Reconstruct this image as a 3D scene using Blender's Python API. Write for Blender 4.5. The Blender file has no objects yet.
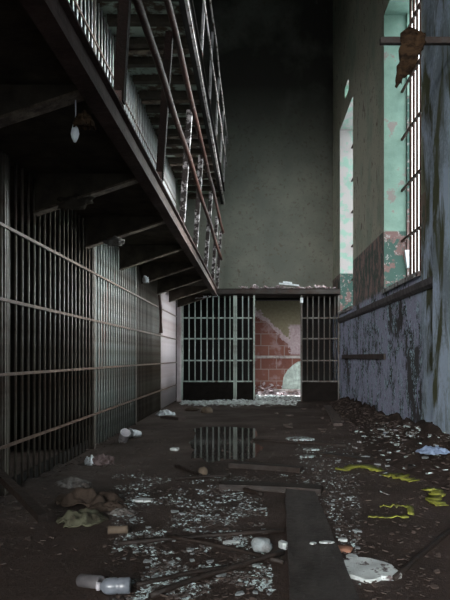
import bpy, math, random
from mathutils import Vector, noise as mnoise, Matrix
C = bpy.context.scene.collection
F, VX, VY, EYE = 620.0, 253.0, 357.0, 0.91
R = random.Random(7)

# ------------------------------------------------------------------ helpers
def ground(x, y, z=0.0):
    """a point of the floor from its place in the photograph"""
    d = F * (EYE - z) / (y - VY)
    return Vector(((x - VX) * d / F, d, z))
def n3(x, y, z=0.0):
    return mnoise.noise(Vector((x, y, z)))

class MB:
    def __init__(s): s.v = []; s.f = []; s.m = []
    def add(s, vs, fs, mi=0):
        b = len(s.v); s.v += [tuple(v) for v in vs]
        s.f += [tuple(i + b for i in f) for f in fs]; s.m += [mi] * len(fs)
    def box(s, a, b, mi=0):
        x0, y0, z0 = a; x1, y1, z1 = b
        s.add([(x0,y0,z0),(x1,y0,z0),(x1,y1,z0),(x0,y1,z0),(x0,y0,z1),(x1,y0,z1),(x1,y1,z1),(x0,y1,z1)],
              [(3,2,1,0),(4,5,6,7),(0,1,5,4),(1,2,6,5),(2,3,7,6),(3,0,4,7)], mi)
    def obox(s, p, q, w, h, mi=0, up=(0,0,1)):
        """bar of width w and height h from p to q"""
        p = Vector(p); q = Vector(q); d = (q - p).normalized()
        u = d.cross(Vector(up))
        if u.length < 1e-4: u = d.cross(Vector((1,0,0)))
        u.normalize(); n = u.cross(d)
        vs = []
        for c in (p, q):
            for a, b in ((-1,-1),(1,-1),(1,1),(-1,1)):
                vs.append(c + u*(a*w/2) + n*(b*h/2))
        s.add(vs, [(0,1,2,3),(7,6,5,4),(4,5,1,0),(5,6,2,1),(6,7,3,2),(7,4,0,3)], mi)
    def tube(s, pts, r, n=8, mi=0, jit=0.0):
        pts = [Vector(p) for p in pts]; vs = []; fs = []
        for i, p in enumerate(pts):
            d = (pts[min(i+1, len(pts)-1)] - pts[max(i-1, 0)]).normalized()
            u = d.cross(Vector((0,0,1)))
            if u.length < 1e-3: u = Vector((1,0,0))
            u.normalize(); w = u.cross(d)
            rr = r[i] if isinstance(r, (list, tuple)) else r
            for k in range(n):
                a = 2*math.pi*k/n
                q = rr * (1 + jit*R.uniform(-1, 1))
                vs.append(p + u*(q*math.cos(a)) + w*(q*math.sin(a)))
        for i in range(len(pts)-1):
            for k in range(n):
                fs.append((i*n+k, i*n+(k+1) % n, (i+1)*n+(k+1) % n, (i+1)*n+k))
        fs.append(tuple(range(n-1, -1, -1))); fs.append(tuple((len(pts)-1)*n+k for k in range(n)))
        s.add(vs, fs, mi)
    def lathe(s, prof, n=20, M=None, mi=0):
        vs = []; fs = []
        for r, z in prof:
            for k in range(n):
                a = 2*math.pi*k/n; v = Vector((r*math.cos(a), r*math.sin(a), z))
                vs.append(M @ v if M else v)
        for i in range(len(prof)-1):
            for k in range(n):
                fs.append((i*n+k, i*n+(k+1) % n, (i+1)*n+(k+1) % n, (i+1)*n+k))
        fs.append(tuple(range(n-1, -1, -1))); fs.append(tuple((len(prof)-1)*n+k for k in range(n)))
        s.add(vs, fs, mi)
    def prism(s, poly, a0, a1, axis='y', mi=0):
        """polygon of (u, v) extruded along an axis"""
        def P(u, v, a):
            return {'y': (u, a, v), 'z': (u, v, a), 'x': (a, u, v)}[axis]
        n = len(poly)
        vs = [P(u, v, a0) for u, v in poly] + [P(u, v, a1) for u, v in poly]
        fs = [tuple(range(n)), tuple(range(2*n-1, n-1, -1))]
        fs += [(i, n+i, n+(i+1) % n, (i+1) % n) for i in range(n)]
        s.add(vs, fs, mi)
    def build(s, name, mat, parent=None, loc=None, smooth=False, bevel=0.0, kind=None):
        me = bpy.data.meshes.new(name); me.from_pydata(s.v, [], s.f); me.update()
        for mm in (mat if isinstance(mat, (list, tuple)) else [mat]): me.materials.append(mm)
        me.polygons.foreach_set('material_index', s.m)
        import bmesh
        bm = bmesh.new(); bm.from_mesh(me); bmesh.ops.recalc_face_normals(bm, faces=bm.faces); bm.to_mesh(me); bm.free()
        o = bpy.data.objects.new(name, me); C.objects.link(o)
        if parent: o.parent = parent
        if loc is not None: o.location = loc
        if smooth: me.polygons.foreach_set('use_smooth', [True]*len(me.polygons))
        if bevel:
            b = o.modifiers.new('bevel', 'BEVEL'); b.width = bevel; b.segments = 2; b.limit_method = 'ANGLE'
        if kind: o['kind'] = kind
        return o

def tag(o, label, cat, group=None, kind=None):
    o['label'] = label; o['category'] = cat
    if group: o['group'] = group
    if kind: o['kind'] = kind
    return o
def thing(name, label, cat, loc=(0,0,0), group=None):
    o = bpy.data.objects.new(name, None); C.objects.link(o); o.location = loc
    o.empty_display_size = .1
    return tag(o, label, cat, group)
def inst(src, parent, loc, rot=None):
    o = src.copy(); C.objects.link(o); o.parent = parent; o.location = loc
    if rot: o.rotation_euler = rot
    return o

# ------------------------------------------------------------------ materials
def nodes(name):
    m = bpy.data.materials.new(name); m.use_nodes = True
    t = m.node_tree; b = t.nodes['Principled BSDF']
    return m, t, b
def tex_noise(t, scale, detail=6, rough=.6, vec=None, stretch=None, space='Object', dist=0.0):
    n = t.nodes.new('ShaderNodeTexNoise'); n.inputs['Scale'].default_value = scale
    n.inputs['Detail'].default_value = detail; n.inputs['Roughness'].default_value = rough
    n.inputs['Distortion'].default_value = dist
    if vec is None:
        tc = t.nodes.new('ShaderNodeTexCoord'); vec = tc.outputs[space]
    if stretch:
        mp = t.nodes.new('ShaderNodeMapping'); mp.inputs['Scale'].default_value = stretch
        t.links.new(vec, mp.inputs['Vector']); vec = mp.outputs['Vector']
    t.links.new(vec, n.inputs['Vector'])
    return n.outputs['Fac']
def ramp(t, fac, stops):
    r = t.nodes.new('ShaderNodeValToRGB'); e = r.color_ramp.elements
    while len(e) < len(stops): e.new(.5)
    for i, (p, c) in enumerate(stops):
        e[i].position = p; e[i].color = (c[0], c[1], c[2], 1) if isinstance(c, (tuple, list)) else (c, c, c, 1)
    t.links.new(fac, r.inputs['Fac']); return r.outputs['Color']
def step(t, fac, lo, hi):
    m = t.nodes.new('ShaderNodeMapRange'); m.inputs['From Min'].default_value = lo; m.inputs['From Max'].default_value = hi
    t.links.new(fac, m.inputs['Value']); return m.outputs['Result']
def mix(t, fac, a, b, mode='MIX'):
    m = t.nodes.new('ShaderNodeMix'); m.data_type = 'RGBA'; m.blend_type = mode
    if isinstance(fac, (int, float)): m.inputs['Factor'].default_value = fac
    else: t.links.new(fac, m.inputs['Factor'])
    for s, v in ((m.inputs['A'], a), (m.inputs['B'], b)):
        if isinstance(v, (tuple, list)): s.default_value = (v[0], v[1], v[2], 1)
        else: t.links.new(v, s)
    return m.outputs['Result']
def math_(t, op, a, b=0.0, clamp=False):
    m = t.nodes.new('ShaderNodeMath'); m.operation = op; m.use_clamp = clamp
    for i, v in enumerate((a, b)):
        if isinstance(v, (int, float)): m.inputs[i].default_value = v
        else: t.links.new(v, m.inputs[i])
    return m.outputs[0]
def sep(t, space='Object'):
    tc = t.nodes.new('ShaderNodeTexCoord'); s = t.nodes.new('ShaderNodeSeparateXYZ')
    t.links.new(tc.outputs[space], s.inputs[0]); return s.outputs
def bump(t, b, fac, strength=.4, dist=.02):
    n = t.nodes.new('ShaderNodeBump'); n.inputs['Strength'].default_value = strength; n.inputs['Distance'].default_value = dist
    t.links.new(fac, n.inputs['Height']); t.links.new(n.outputs['Normal'], b.inputs['Normal'])

def worn(name, paint, under, scale=6, cut=.5, soft=.04, rough=.7, metal=0.0, bmp=.4, stretch=None, var=.35, spec=.4):
    """paint (mottled) flaking off an under-layer"""
    m, t, b = nodes(name)
    a = tex_noise(t, scale, 7, .62, stretch=stretch)
    v = tex_noise(t, scale*.35, 4, .5)
    k = step(t, a, cut - soft, cut + soft)
    p = mix(t, step(t, v, .3, .7), tuple(c*(1-var) for c in paint), tuple(min(1, c*(1+var)) for c in paint))
    fine = tex_noise(t, scale*6, 3, .6)
    u = mix(t, step(t, fine, .3, .7), tuple(c*.6 for c in under), tuple(c*1.4 for c in under))
    t.links.new(mix(t, k, p, u), b.inputs['Base Color'])
    b.inputs['Roughness'].default_value = rough; b.inputs['Metallic'].default_value = metal
    b.inputs['Specular IOR Level'].default_value = spec
    bump(t, b, math_(t, 'ADD', math_(t, 'MULTIPLY', k, -.6), math_(t, 'MULTIPLY', fine, .5)), bmp, .01)
    return m
def plain(name, col, rough=.6, scale=14, var=.4, bmp=.3, spec=.4):
    m, t, b = nodes(name)
    a = tex_noise(t, scale, 6, .6)
    t.links.new(mix(t, step(t, a, .3, .7), tuple(c*(1-var) for c in col), tuple(min(1, c*(1+var)) for c in col)), b.inputs['Base Color'])
    b.inputs['Roughness'].default_value = rough; b.inputs['Specular IOR Level'].default_value = spec
    bump(t, b, a, bmp, .01)
    return m

M = {}
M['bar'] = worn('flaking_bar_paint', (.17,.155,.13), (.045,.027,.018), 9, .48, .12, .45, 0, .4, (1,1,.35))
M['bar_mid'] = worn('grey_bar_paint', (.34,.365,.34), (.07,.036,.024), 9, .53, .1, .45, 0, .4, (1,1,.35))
M['bar_upper'] = worn('lit_bar_paint', (.74,.78,.78), (.14,.06,.04), 9, .58, .1, .45, 0, .4, (1,1,.35))  # window light on the upper bars put into a brighter bar colour
M['grate'] = worn('grating_paint', (.44,.54,.49), (.07,.045,.03), 9, .57, .12, .45, 0, .4, (1,1,.35))
M['grate_shaded'] = worn('shaded_grating_paint', (.12,.125,.115), (.05,.03,.02), 9, .50, .12, .5, 0, .4, (1,1,.35))  # darker copy of the grating colour, shade beside the right wall painted in
M['cage_rail'] = worn('rusty_cage_rail', (.13,.085,.062), (.05,.024,.016), 10, .52, .12, .5, 0, .5)
M['rust'] = worn('rusted_iron', (.065,.028,.018), (.03,.016,.012), 12, .5, .2, .75, 0, .6, spec=.25)
M['rust_red'] = worn('rusted_iron_red', (.085,.04,.033), (.03,.014,.011), 10, .52, .12, .6, 0, .6, spec=.35)
M['rail'] = worn('railing_paint_on_rust', (.040,.014,.009), (.26,.22,.21), 14, .66, .04, .6, 0, .6, (1,1,.6), spec=.15)
M['rail_pale'] = worn('pale_railing_paint', (.46,.42,.42), (.07,.028,.02), 11, .56, .06, .5, 0, .6, (1,1,.6))
M['post_dark'] = worn('dark_rusted_post', (.010,.005,.004), (.006,.004,.003), 10, .5, .1, .8, 0, .6, spec=.12)
M['post_pale'] = worn('pale_post_paint', (.55,.52,.53), (.05,.024,.018), 13, .58, .06, .5, 0, .6)
M['post'] = worn('post_flaked_paint', (.018,.010,.008), (.52,.49,.50), 15, .55, .05, .6, 0, .6)
M['sheet'] = worn('cell_sheet_paint', (.075,.088,.082), (.06,.024,.015), 3.2, .54, .06, .6, 0, .4, (1,1,.4))
M['sheet_brown'] = worn('brown_sheet_paint', (.085,.072,.062), (.05,.025,.017), 3.2, .54, .06, .6, 0, .4, (1,1,.4))
M['sheet_pale'] = worn('pale_sheet_paint', (.60,.54,.56), (.3,.18,.15), 2.6, .58, .1, .6, 0, .3, (1,1,.6))
M['black'] = plain('blackened_paint', (.010,.008,.007), .9, 8, .4, spec=.15)
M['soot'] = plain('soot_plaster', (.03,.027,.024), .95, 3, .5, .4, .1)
M['concrete'] = worn('gallery_concrete', (.065,.054,.042), (.02,.018,.016), 5, .55, .2, .95, 0, .6, spec=.1)
M['soffit'] = worn('soffit_green_paint', (.30,.37,.32), (.07,.05,.035), 4.5, .50, .05, .85, 0, .7, spec=.2)
M['wood'] = worn('dark_wet_wood', (.026,.017,.013), (.012,.009,.007), 7, .5, .2, .55, 0, .6, (1,6,6))
M['wood_pale'] = worn('grey_weathered_wood', (.11,.085,.075), (.04,.03,.026), 7, .52, .2, .75, 0, .6, (5,1,5))
M['plank'] = worn('dirty_grey_plank', (.062,.053,.049), (.026,.02,.018), 5, .52, .15, .5, 0, .6, (3,1,3))
m, t, b = nodes('pale_paint_flakes'); M['flake'] = m
a = tex_noise(t, 38, 3, .6); a2 = tex_noise(t, 7, 4, .6)
t.links.new(mix(t, step(t, math_(t, 'ADD', a, math_(t, 'MULTIPLY', math_(t, 'SUBTRACT', a2, .5), .8)), .47, .60), (.09,.075,.068), (.46,.57,.58)), b.inputs['Base Color']); b.inputs['Roughness'].default_value = .7
M['flake_dull'] = plain('dull_debris', (.058,.042,.035), .8, 30, .6)
M['plaster_white'] = worn('white_plaster', (.55,.60,.60), (.10,.08,.08), 22, .60, .04, .8, 0, .6)
M['plaster_pink'] = worn('pink_plaster', (.52,.44,.47), (.2,.12,.11), 12, .55, .1, .85, 0, .6)
M['rock'] = worn('pale_stone', (.26,.30,.31), (.2,.2,.2), 14, .55, .1, .8, 0, .6)
M['cloth_dark'] = worn('dirty_brown_cloth', (.075,.055,.042), (.04,.03,.024), 8, .5, .2, .9, 0, .7, spec=.15)
M['cloth_green'] = worn('mouldy_cloth', (.105,.105,.07), (.045,.036,.026), 10, .55, .1, .9, 0, .7, spec=.15)
M['cloth_grey'] = worn('grey_cloth', (.17,.16,.15), (.06,.05,.045), 12, .54, .1, .9, 0, .7, spec=.15)
M['cloth_mauve'] = worn('mauve_cloth', (.20,.15,.15), (.09,.06,.055), 14, .53, .1, .9, 0, .7, spec=.15)
M['paper'] = plain('white_paper', (.62,.66,.70), .7, 10, .2)
M['plastic'] = plain('cloudy_plastic', (.17,.19,.22), .3, 10, .3, .2, .6)
M['plastic_white'] = plain('white_plastic', (.58,.56,.60), .4, 10, .25, .2)
M['silver'] = plain('dull_metal_can', (.12,.115,.12), .3, 14, .4, .3, .6)
M['yellow'] = worn('yellow_green_tape', (.24,.25,.04), (.08,.08,.025), 14, .60, .06, .5, 0, .5)
M['blue'] = plain('blue_scrap', (.17,.23,.34), .6, 12, .4)
M['tan'] = plain('tan_scrap', (.13,.10,.072), .8, 12, .4)
M['orange'] = plain('terracotta_scrap', (.20,.10,.065), .85, 12, .4)
M['rag'] = worn('rotten_brown_rag', (.06,.036,.02), (.02,.013,.009), 9, .5, .1, .95, 0, .8, (1,1,2.5), spec=.1)
M['ledge_board'] = worn('pale_ledge', (.42,.38,.37), (.2,.15,.14), 8, .55, .1, .8, 0, .5)
M['slab_green'] = worn('pale_green_slab', (.50,.58,.54), (.25,.30,.28), 12, .55, .15, .75, 0, .5)
M['beam_dark'] = worn('dark_steel_beam', (.045,.038,.035), (.04,.022,.016), 7, .55, .1, .7, 0, .5)

# floor
m, t, b = nodes('littered_floor'); M['floor'] = m
a = tex_noise(t, 1.1, 8, .62); f1 = tex_noise(t, 9, 8, .7); f2 = tex_noise(t, 45, 5, .7)
c = mix(t, step(t, a, .35, .65), (.028,.017,.012), (.074,.050,.041))
c = mix(t, step(t, f1, .56, .72), c, (.06,.030,.018))
c = mix(t, step(t, f2, .60, .70), c, (.13,.12,.118))
c = mix(t, step(t, f2, .42, .34), c, (.014,.010,.009))
t.links.new(c, b.inputs['Base Color'])
t.links.new(ramp(t, step(t, a, .3, .7), [(0, .85), (1, .5)]), b.inputs['Roughness'])
b.inputs['Specular IOR Level'].default_value = .35
bump(t, b, math_(t, 'ADD', f1, math_(t, 'MULTIPLY', f2, .6)), .8, .03)
# puddle
m, t, b = nodes('still_water'); M['water'] = m
b.inputs['Base Color'].default_value = (.05,.039,.035,1); b.inputs['Roughness'].default_value = .07
b.inputs['IOR'].default_value = 1.33
bump(t, b, tex_noise(t, 9, 2, .5), .03, .01)

# right wall: three painted bands, flaking
m, t, b = nodes('right_wall_paint'); M['wall_right'] = m
X, Y, Z = sep(t)
v1 = tex_noise(t, 8, 8, .72, stretch=(1,1,.55)); v2 = tex_noise(t, 1.9, 6, .6, stretch=(1,1,.7)); v3 = tex_noise(t, 26, 6, .7)
purple = mix(t, step(t, v3, .3, .7), (.28,.285,.41), (.42,.455,.62))
low = mix(t, step(t, math_(t, 'ADD', v1, math_(t, 'MULTIPLY', math_(t, 'SUBTRACT', v2, .5), .55)), .50, .525), purple, (.035,.045,.045))
low = mix(t, step(t, v3, .57, .60), low, (.05,.055,.06))
low = mix(t, step(t, math_(t, 'MULTIPLY', v3, math_(t, 'ADD', v1, .35)), .475, .50), low, (.42,.58,.68))
low = mix(t, step(t, v2, .60, .63), low, (.05,.05,.052))
mid = mix(t, step(t, v1, .45, .52), (.33,.22,.21), (.075,.11,.095))
mid = mix(t, step(t, v3, .58, .63), mid, (.26,.20,.20))
up = mix(t, step(t, v1, .585, .62), (.47,.48,.39), (.16,.125,.11))
up = mix(t, step(t, v2, .5, .66), up, (.34,.40,.32))
up = mix(t, step(t, v3, .60, .64), up, (.13,.11,.09))
blue = mix(t, step(t, math_(t, 'ADD', v2, math_(t, 'MULTIPLY', math_(t, 'SUBTRACT', v3, .5), .5)), .40, .60), (.47,.59,.74), (.23,.29,.34))
al = tex_noise(t, 2.4, 6, .62, stretch=(1,1.4,.45), dist=.6)
blue = mix(t, step(t, al, .50, .60), blue, (.075,.085,.04))
blue = mix(t, step(t, v1, .66, .70), blue, (.04,.04,.045))
zl = math_(t, 'ADD', Z, math_(t, 'MULTIPLY', math_(t, 'SUBTRACT', v3, .5), .25))
colw = mix(t, step(t, zl, 1.80, 1.83), low, mid)
colw = mix(t, step(t, Z, 2.62, 2.64), colw, up)
nearf = step(t, math_(t, 'ADD', Y, math_(t, 'MULTIPLY', math_(t, 'SUBTRACT', v2, .5), 1.0)), 6.75, 6.45)
colw = mix(t, nearf, colw, blue)
t.links.new(colw, b.inputs['Base Color']); b.inputs['Roughness'].default_value = .7; b.inputs['Specular IOR Level'].default_value = .3
bump(t, b, math_(t, 'ADD', v1, math_(t, 'MULTIPLY', v3, .4)), .6, .02)
# window reveals
m, t, b = nodes('reveal_green_paint'); M['reveal'] = m
X, Y, Z = sep(t)
v1 = tex_noise(t, 5, 8, .66); v3 = tex_noise(t, 20, 6, .7)
g = mix(t, step(t, v1, .35, .65), (.16,.27,.225), (.22,.35,.295))
g = mix(t, step(t, v1, .60, .63), g, (.25,.22,.21))
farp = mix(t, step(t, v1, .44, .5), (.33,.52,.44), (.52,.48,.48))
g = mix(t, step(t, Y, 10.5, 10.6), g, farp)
d = mix(t, step(t, v1, .50, .53), (.03,.085,.07), (.16,.09,.085))
d = mix(t, step(t, v3, .58, .62), d, (.30,.28,.28))
t.links.new(mix(t, step(t, Z, 2.62, 2.64), d, g), b.inputs['Base Color']); b.inputs['Roughness'].default_value = .65
bump(t, b, v1, .5, .02)
# end wall plaster, lower part coloured black for the shade under the passage lid
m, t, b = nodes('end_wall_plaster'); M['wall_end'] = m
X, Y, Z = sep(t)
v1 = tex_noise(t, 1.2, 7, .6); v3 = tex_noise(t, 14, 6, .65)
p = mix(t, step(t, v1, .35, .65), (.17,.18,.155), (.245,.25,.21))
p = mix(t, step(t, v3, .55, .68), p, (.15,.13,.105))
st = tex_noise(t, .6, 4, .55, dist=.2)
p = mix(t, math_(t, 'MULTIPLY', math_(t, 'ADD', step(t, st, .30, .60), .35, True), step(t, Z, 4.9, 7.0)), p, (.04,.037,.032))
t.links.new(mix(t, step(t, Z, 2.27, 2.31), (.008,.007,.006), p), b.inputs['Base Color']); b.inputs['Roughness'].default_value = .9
bump(t, b, v3, .4, .02)
# far wall: hollow red tile under broken plaster
m, t, b = nodes('broken_plaster_on_tile'); M['wall_far'] = m
X, Y, Z = sep(t)
cb = t.nodes.new('ShaderNodeCombineXYZ'); t.links.new(X, cb.inputs[0]); t.links.new(Z, cb.inputs[1])
br = t.nodes.new('ShaderNodeTexBrick'); t.links.new(cb.outputs[0], br.inputs['Vector'])
br.inputs['Scale'].default_value = 1.0; br.inputs['Brick Width'].default_value = .40; br.inputs['Row Height'].default_value = .30
br.inputs['Mortar Size'].default_value = .012; br.offset = .5
br.inputs['Color1'].default_value = (.24,.10,.075,1); br.inputs['Color2'].default_value = (.17,.065,.05,1); br.inputs['Mortar'].default_value = (.30,.22,.20,1)
v1 = tex_noise(t, 3.2, 6, .6); v3 = tex_noise(t, 16, 6, .65)
tile = mix(t, step(t, v1, .56, .70), br.outputs['Color'], (.34,.22,.22))
# plaster edge: high at the left, dips to the right, climbs again at the jamb
edge = math_(t, 'ADD', math_(t, 'MULTIPLY', X, -.95), 2.10)
edge = math_(t, 'ADD', edge, math_(t, 'MULTIPLY', math_(t, 'SUBTRACT', v1, .5), .55))
edge = math_(t, 'ADD', edge, math_(t, 'MULTIPLY', math_(t, 'SUBTRACT', v3, .5), .28))
edge = math_(t, 'MAXIMUM', edge, 1.16)
dz = math_(t, 'SUBTRACT', Z, edge)
pk = mix(t, step(t, v3, .35, .65), (.40,.29,.31), (.56,.46,.48))
yl = mix(t, step(t, v3, .3, .7), (.22,.19,.125), (.29,.26,.175))
c = mix(t, step(t, dz, -.06, -.05), tile, pk)
c = mix(t, step(t, dz, .10, .12), c, yl)
right = math_(t, 'ADD', X, math_(t, 'MULTIPLY', math_(t, 'SUBTRACT', v3, .5), .35))
c = mix(t, math_(t, 'MULTIPLY', step(t, right, .92, .95), math_(t, 'MULTIPLY', step(t, Z, 1.76, 1.70), step(t, Z, .95, 1.0))), c, pk)
t.links.new(c, b.inputs['Base Color']); b.inputs['Roughness'].default_value = .9
bump(t, b, math_(t, 'ADD', math_(t, 'MULTIPLY', step(t, dz, -.06, -.03), 1.0), v3), .7, .03)
M['room_floor'] = worn('dusty_room_floor', (.55,.50,.50), (.30,.24,.24), 12, .55, .15, .9, 0, .5)
M['dirt'] = worn('dark_dirt', (.05,.036,.03), (.024,.017,.014), 10, .5, .15, .9, 0, .9, spec=.15)

# ------------------------------------------------------------------ setting
def wall(name, axis, a0, a1, u0, u1, z0, z1, holes, mat, kind='structure'):
    """wall slab from a0 (inner face) to a1 with rectangular holes (u0,u1,z0,z1)"""
    us = sorted({u0, u1, *[h[0] for h in holes], *[h[1] for h in holes]})
    zs = sorted({z0, z1, *[h[2] for h in holes], *[h[3] for h in holes]})
    us = [u for u in us if u0 <= u <= u1]; zs = [z for z in zs if z0 <= z <= z1]
    solid = {}
    for i in range(len(us)-1):
        for j in range(len(zs)-1):
            cu = (us[i]+us[i+1])/2; cz = (zs[j]+zs[j+1])/2
            solid[i, j] = not any(h[0] < cu < h[1] and h[2] < cz < h[3] for h in holes)
    mb = MB()
    P = (lambda a, u, z: (a, u, z)) if axis == 'x' else (lambda a, u, z: (u, a, z))
    for (i, j), s in solid.items():
        if not s: continue
        A, B, Cc, D = us[i], us[i+1], zs[j], zs[j+1]
        mb.add([P(a0,A,Cc),P(a0,B,Cc),P(a0,B,D),P(a0,A,D)], [(0,1,2,3)])
        mb.add([P(a1,A,Cc),P(a1,B,Cc),P(a1,B,D),P(a1,A,D)], [(0,1,2,3)])
        for di, dj, q in ((-1,0,((A,Cc),(A,D))), (1,0,((B,Cc),(B,D))), (0,-1,((A,Cc),(B,Cc))), (0,1,((A,D),(B,D)))):
            nb = solid.get((i+di, j+dj))
            if nb: continue
            (ua, za), (ub, zb) = q
            mb.add([P(a0,ua,za),P(a0,ub,zb),P(a1,ub,zb),P(a1,ua,za)], [(0,1,2,3)], 1 if nb is False else 0)
    me = mb
    import bmesh
    o = me.build(name, mat if isinstance(mat, list) else [mat, mat])
    bm = bmesh.new(); bm.from_mesh(o.data); bmesh.ops.remove_doubles(bm, verts=bm.verts, dist=1e-5)
    bmesh.ops.recalc_face_normals(bm, faces=bm.faces); bm.to_mesh(o.data); bm.free()
    o['kind'] = kind
    return o

XR, XL, YE, ZC, YB, WT = 1.79, -1.58, 13.9, 10.5, -9.0, .36
mb = MB(); mb.box((-3.6,YB,-.2), (2.4,YE+.3,0)); mb.build('floor', M['floor'], kind='structure')
mb = MB(); mb.box((-1.2,YE+.3,-.2), (2.4,16.2,0)); mb.build('floor_room', M['room_floor'], kind='structure')
mb = MB(); mb.box((-3.6,YB,ZC), (2.4,YE+.3,ZC+.2)); mb.build('ceiling', M['soot'], kind='structure')
SILL, HEAD = 1.83, 5.58
WIN = [(-6.9,-5.0), (6.6,8.47), (11.1,12.76)]
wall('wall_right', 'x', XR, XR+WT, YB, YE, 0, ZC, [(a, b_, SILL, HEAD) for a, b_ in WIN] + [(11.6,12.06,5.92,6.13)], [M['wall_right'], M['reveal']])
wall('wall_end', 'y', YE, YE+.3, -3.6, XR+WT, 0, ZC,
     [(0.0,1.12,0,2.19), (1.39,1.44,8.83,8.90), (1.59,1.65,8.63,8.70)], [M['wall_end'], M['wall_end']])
wall('wall_back', 'y', YB, YB-.3, -3.6, XR+WT, 0, ZC, [(-3.3,1.5,1.0,6.0)], [M['wall_end'], M['reveal']])  # unseen end wall, its wide opening added to let in fill light
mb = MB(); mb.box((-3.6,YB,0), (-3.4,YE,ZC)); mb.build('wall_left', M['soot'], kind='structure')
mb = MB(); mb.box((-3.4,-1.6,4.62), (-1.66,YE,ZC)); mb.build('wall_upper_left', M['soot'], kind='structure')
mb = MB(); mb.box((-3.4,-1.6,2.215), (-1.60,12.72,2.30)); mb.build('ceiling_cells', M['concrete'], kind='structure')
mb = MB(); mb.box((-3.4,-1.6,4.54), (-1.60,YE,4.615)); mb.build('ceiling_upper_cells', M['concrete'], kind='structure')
CELL = [1.75, 3.95, 6.15, 8.35, 10.55, 12.65]
for i, y in enumerate(CELL):
    for z0, z1 in ((0, 2.21), (2.305, 4.535)):
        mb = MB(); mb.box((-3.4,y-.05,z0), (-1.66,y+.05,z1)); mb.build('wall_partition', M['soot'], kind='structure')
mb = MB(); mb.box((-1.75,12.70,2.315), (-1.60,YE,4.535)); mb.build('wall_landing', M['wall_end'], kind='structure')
# passage lid between the end grating and the end wall
mb = MB(); mb.box((-1.6,12.82,2.235), (XR,YE,2.31)); mb.build('ceiling_passage', M['concrete'], kind='structure')
# room beyond the doorway, open to daylight low on its right side
mb = MB(); mb.box((-1.2,15.8,0), (2.4,16.0,2.9)); mb.build('wall_room_back', M['wall_far'], kind='structure')
mb = MB(); mb.box((-1.2,YE+.3,0), (-1.0,15.8,2.9)); mb.build('wall_room_left', M['wall_end'], kind='structure')
wall('wall_room_right', 'x', 2.2, 2.4, YE+.3, 15.8, 0, 2.9, [(14.35,15.7,0,1.55)], [M['wall_end'], M['wall_end']])
mb = MB(); mb.box((-1.2,YE+.3,2.9), (2.4,16.0,3.0)); mb.build('ceiling_room', M['wall_end'], kind='structure')

# string course, sills, dado board and pilaster of the right wall
mb = MB()
mb.prism([(XR,1.60),(XR,1.70),(XR-.045,1.70),(XR-.055,1.68),(XR-.05,1.63),(XR-.02,1.60)], 6.0, 12.7, 'y')
mb.build('trim_1', plain('blackened_ledge', (.08,.075,.08), .85, 8, .5), kind='structure')
mb = MB(); mb.box((XR-.03,8.35,.875), (XR,12.3,.955)); mb.build('trim_2', M['beam_dark'], kind='structure', bevel=.008)
for i, (a, b_) in enumerate(WIN):
    mb = MB(); mb.prism([(XR-.04,SILL-.06),(XR+WT-.02,SILL-.0),(XR+WT-.02,SILL+.02),(XR-.04,SILL-.005)], a+.002, b_-.002, 'y')
    mb.build('window_%d_sill' % (i+1), worn('sill_paint_%d' % i, (.30,.32,.33), (.07,.05,.045), 9, .52, .06, .6), kind='structure')
mb = MB(); mb.prism([(XR,4.5),(XR,6.02),(XR-.03,6.02),(XR-.06,5.97),(XR-.06,4.5)], 0, ZC, 'z')
mb.build('trim_3', M['wall_right'], kind='structure')

# window grilles
def grille(a, b_, label):
    XB = XR + .27
    t = thing('window_grille', label, 'window bars', (XB, (a+b_)/2, SILL))
    L = b_-a; n = int(L/.16)
    mbb = MB(); mbb.tube([(0,0,.02),(0,0,HEAD-SILL)], .018, 8)
    first = None
    y0 = L/2 - .37
    k = 0
    ys = []
    y = y0
    while y > -L/2 + .05: ys.append(y); y -= .16
    for y in ys:
        if first is None: first = mbb.build('bar', M['rust'], t, (0, y, 0), smooth=True)
        else: inst(first, t, (0, y, 0))
    for zz in (1.84, 2.49, 3.18, 3.88, 4.53, 5.21):
        if zz - SILL < .1: zz = SILL + .10
        m_ = MB(); m_.box((-.04,-L/2,-.014), (-.013,L/2,.014)); m_.build('rail', M['rust'], t, (0, 0, zz-SILL))
    m_ = MB(); m_.box((.035, L/2-.05, .03), (.085, L/2-.002, HEAD-SILL)); m_.build('frame_stile', M['reveal'], t)
    return t
grille(*WIN[1], 'iron window bars with bright daylight between them, in the near tall window')
grille(*WIN[2], 'iron bars in the far tall window beside the end grating')

m_ = MB(); m_.prism([(2.09,2.12),(2.135,2.12),(2.14,2.36),(2.06,2.36)], 8.40, 8.468, 'y')  # added white piece in place of sky showing through the broken jamb
tag(m_.build('sky_gap_piece', M['paper']), 'white piece standing in for bright sky through a gap, lower corner of the near tall window', 'scrap')

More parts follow.
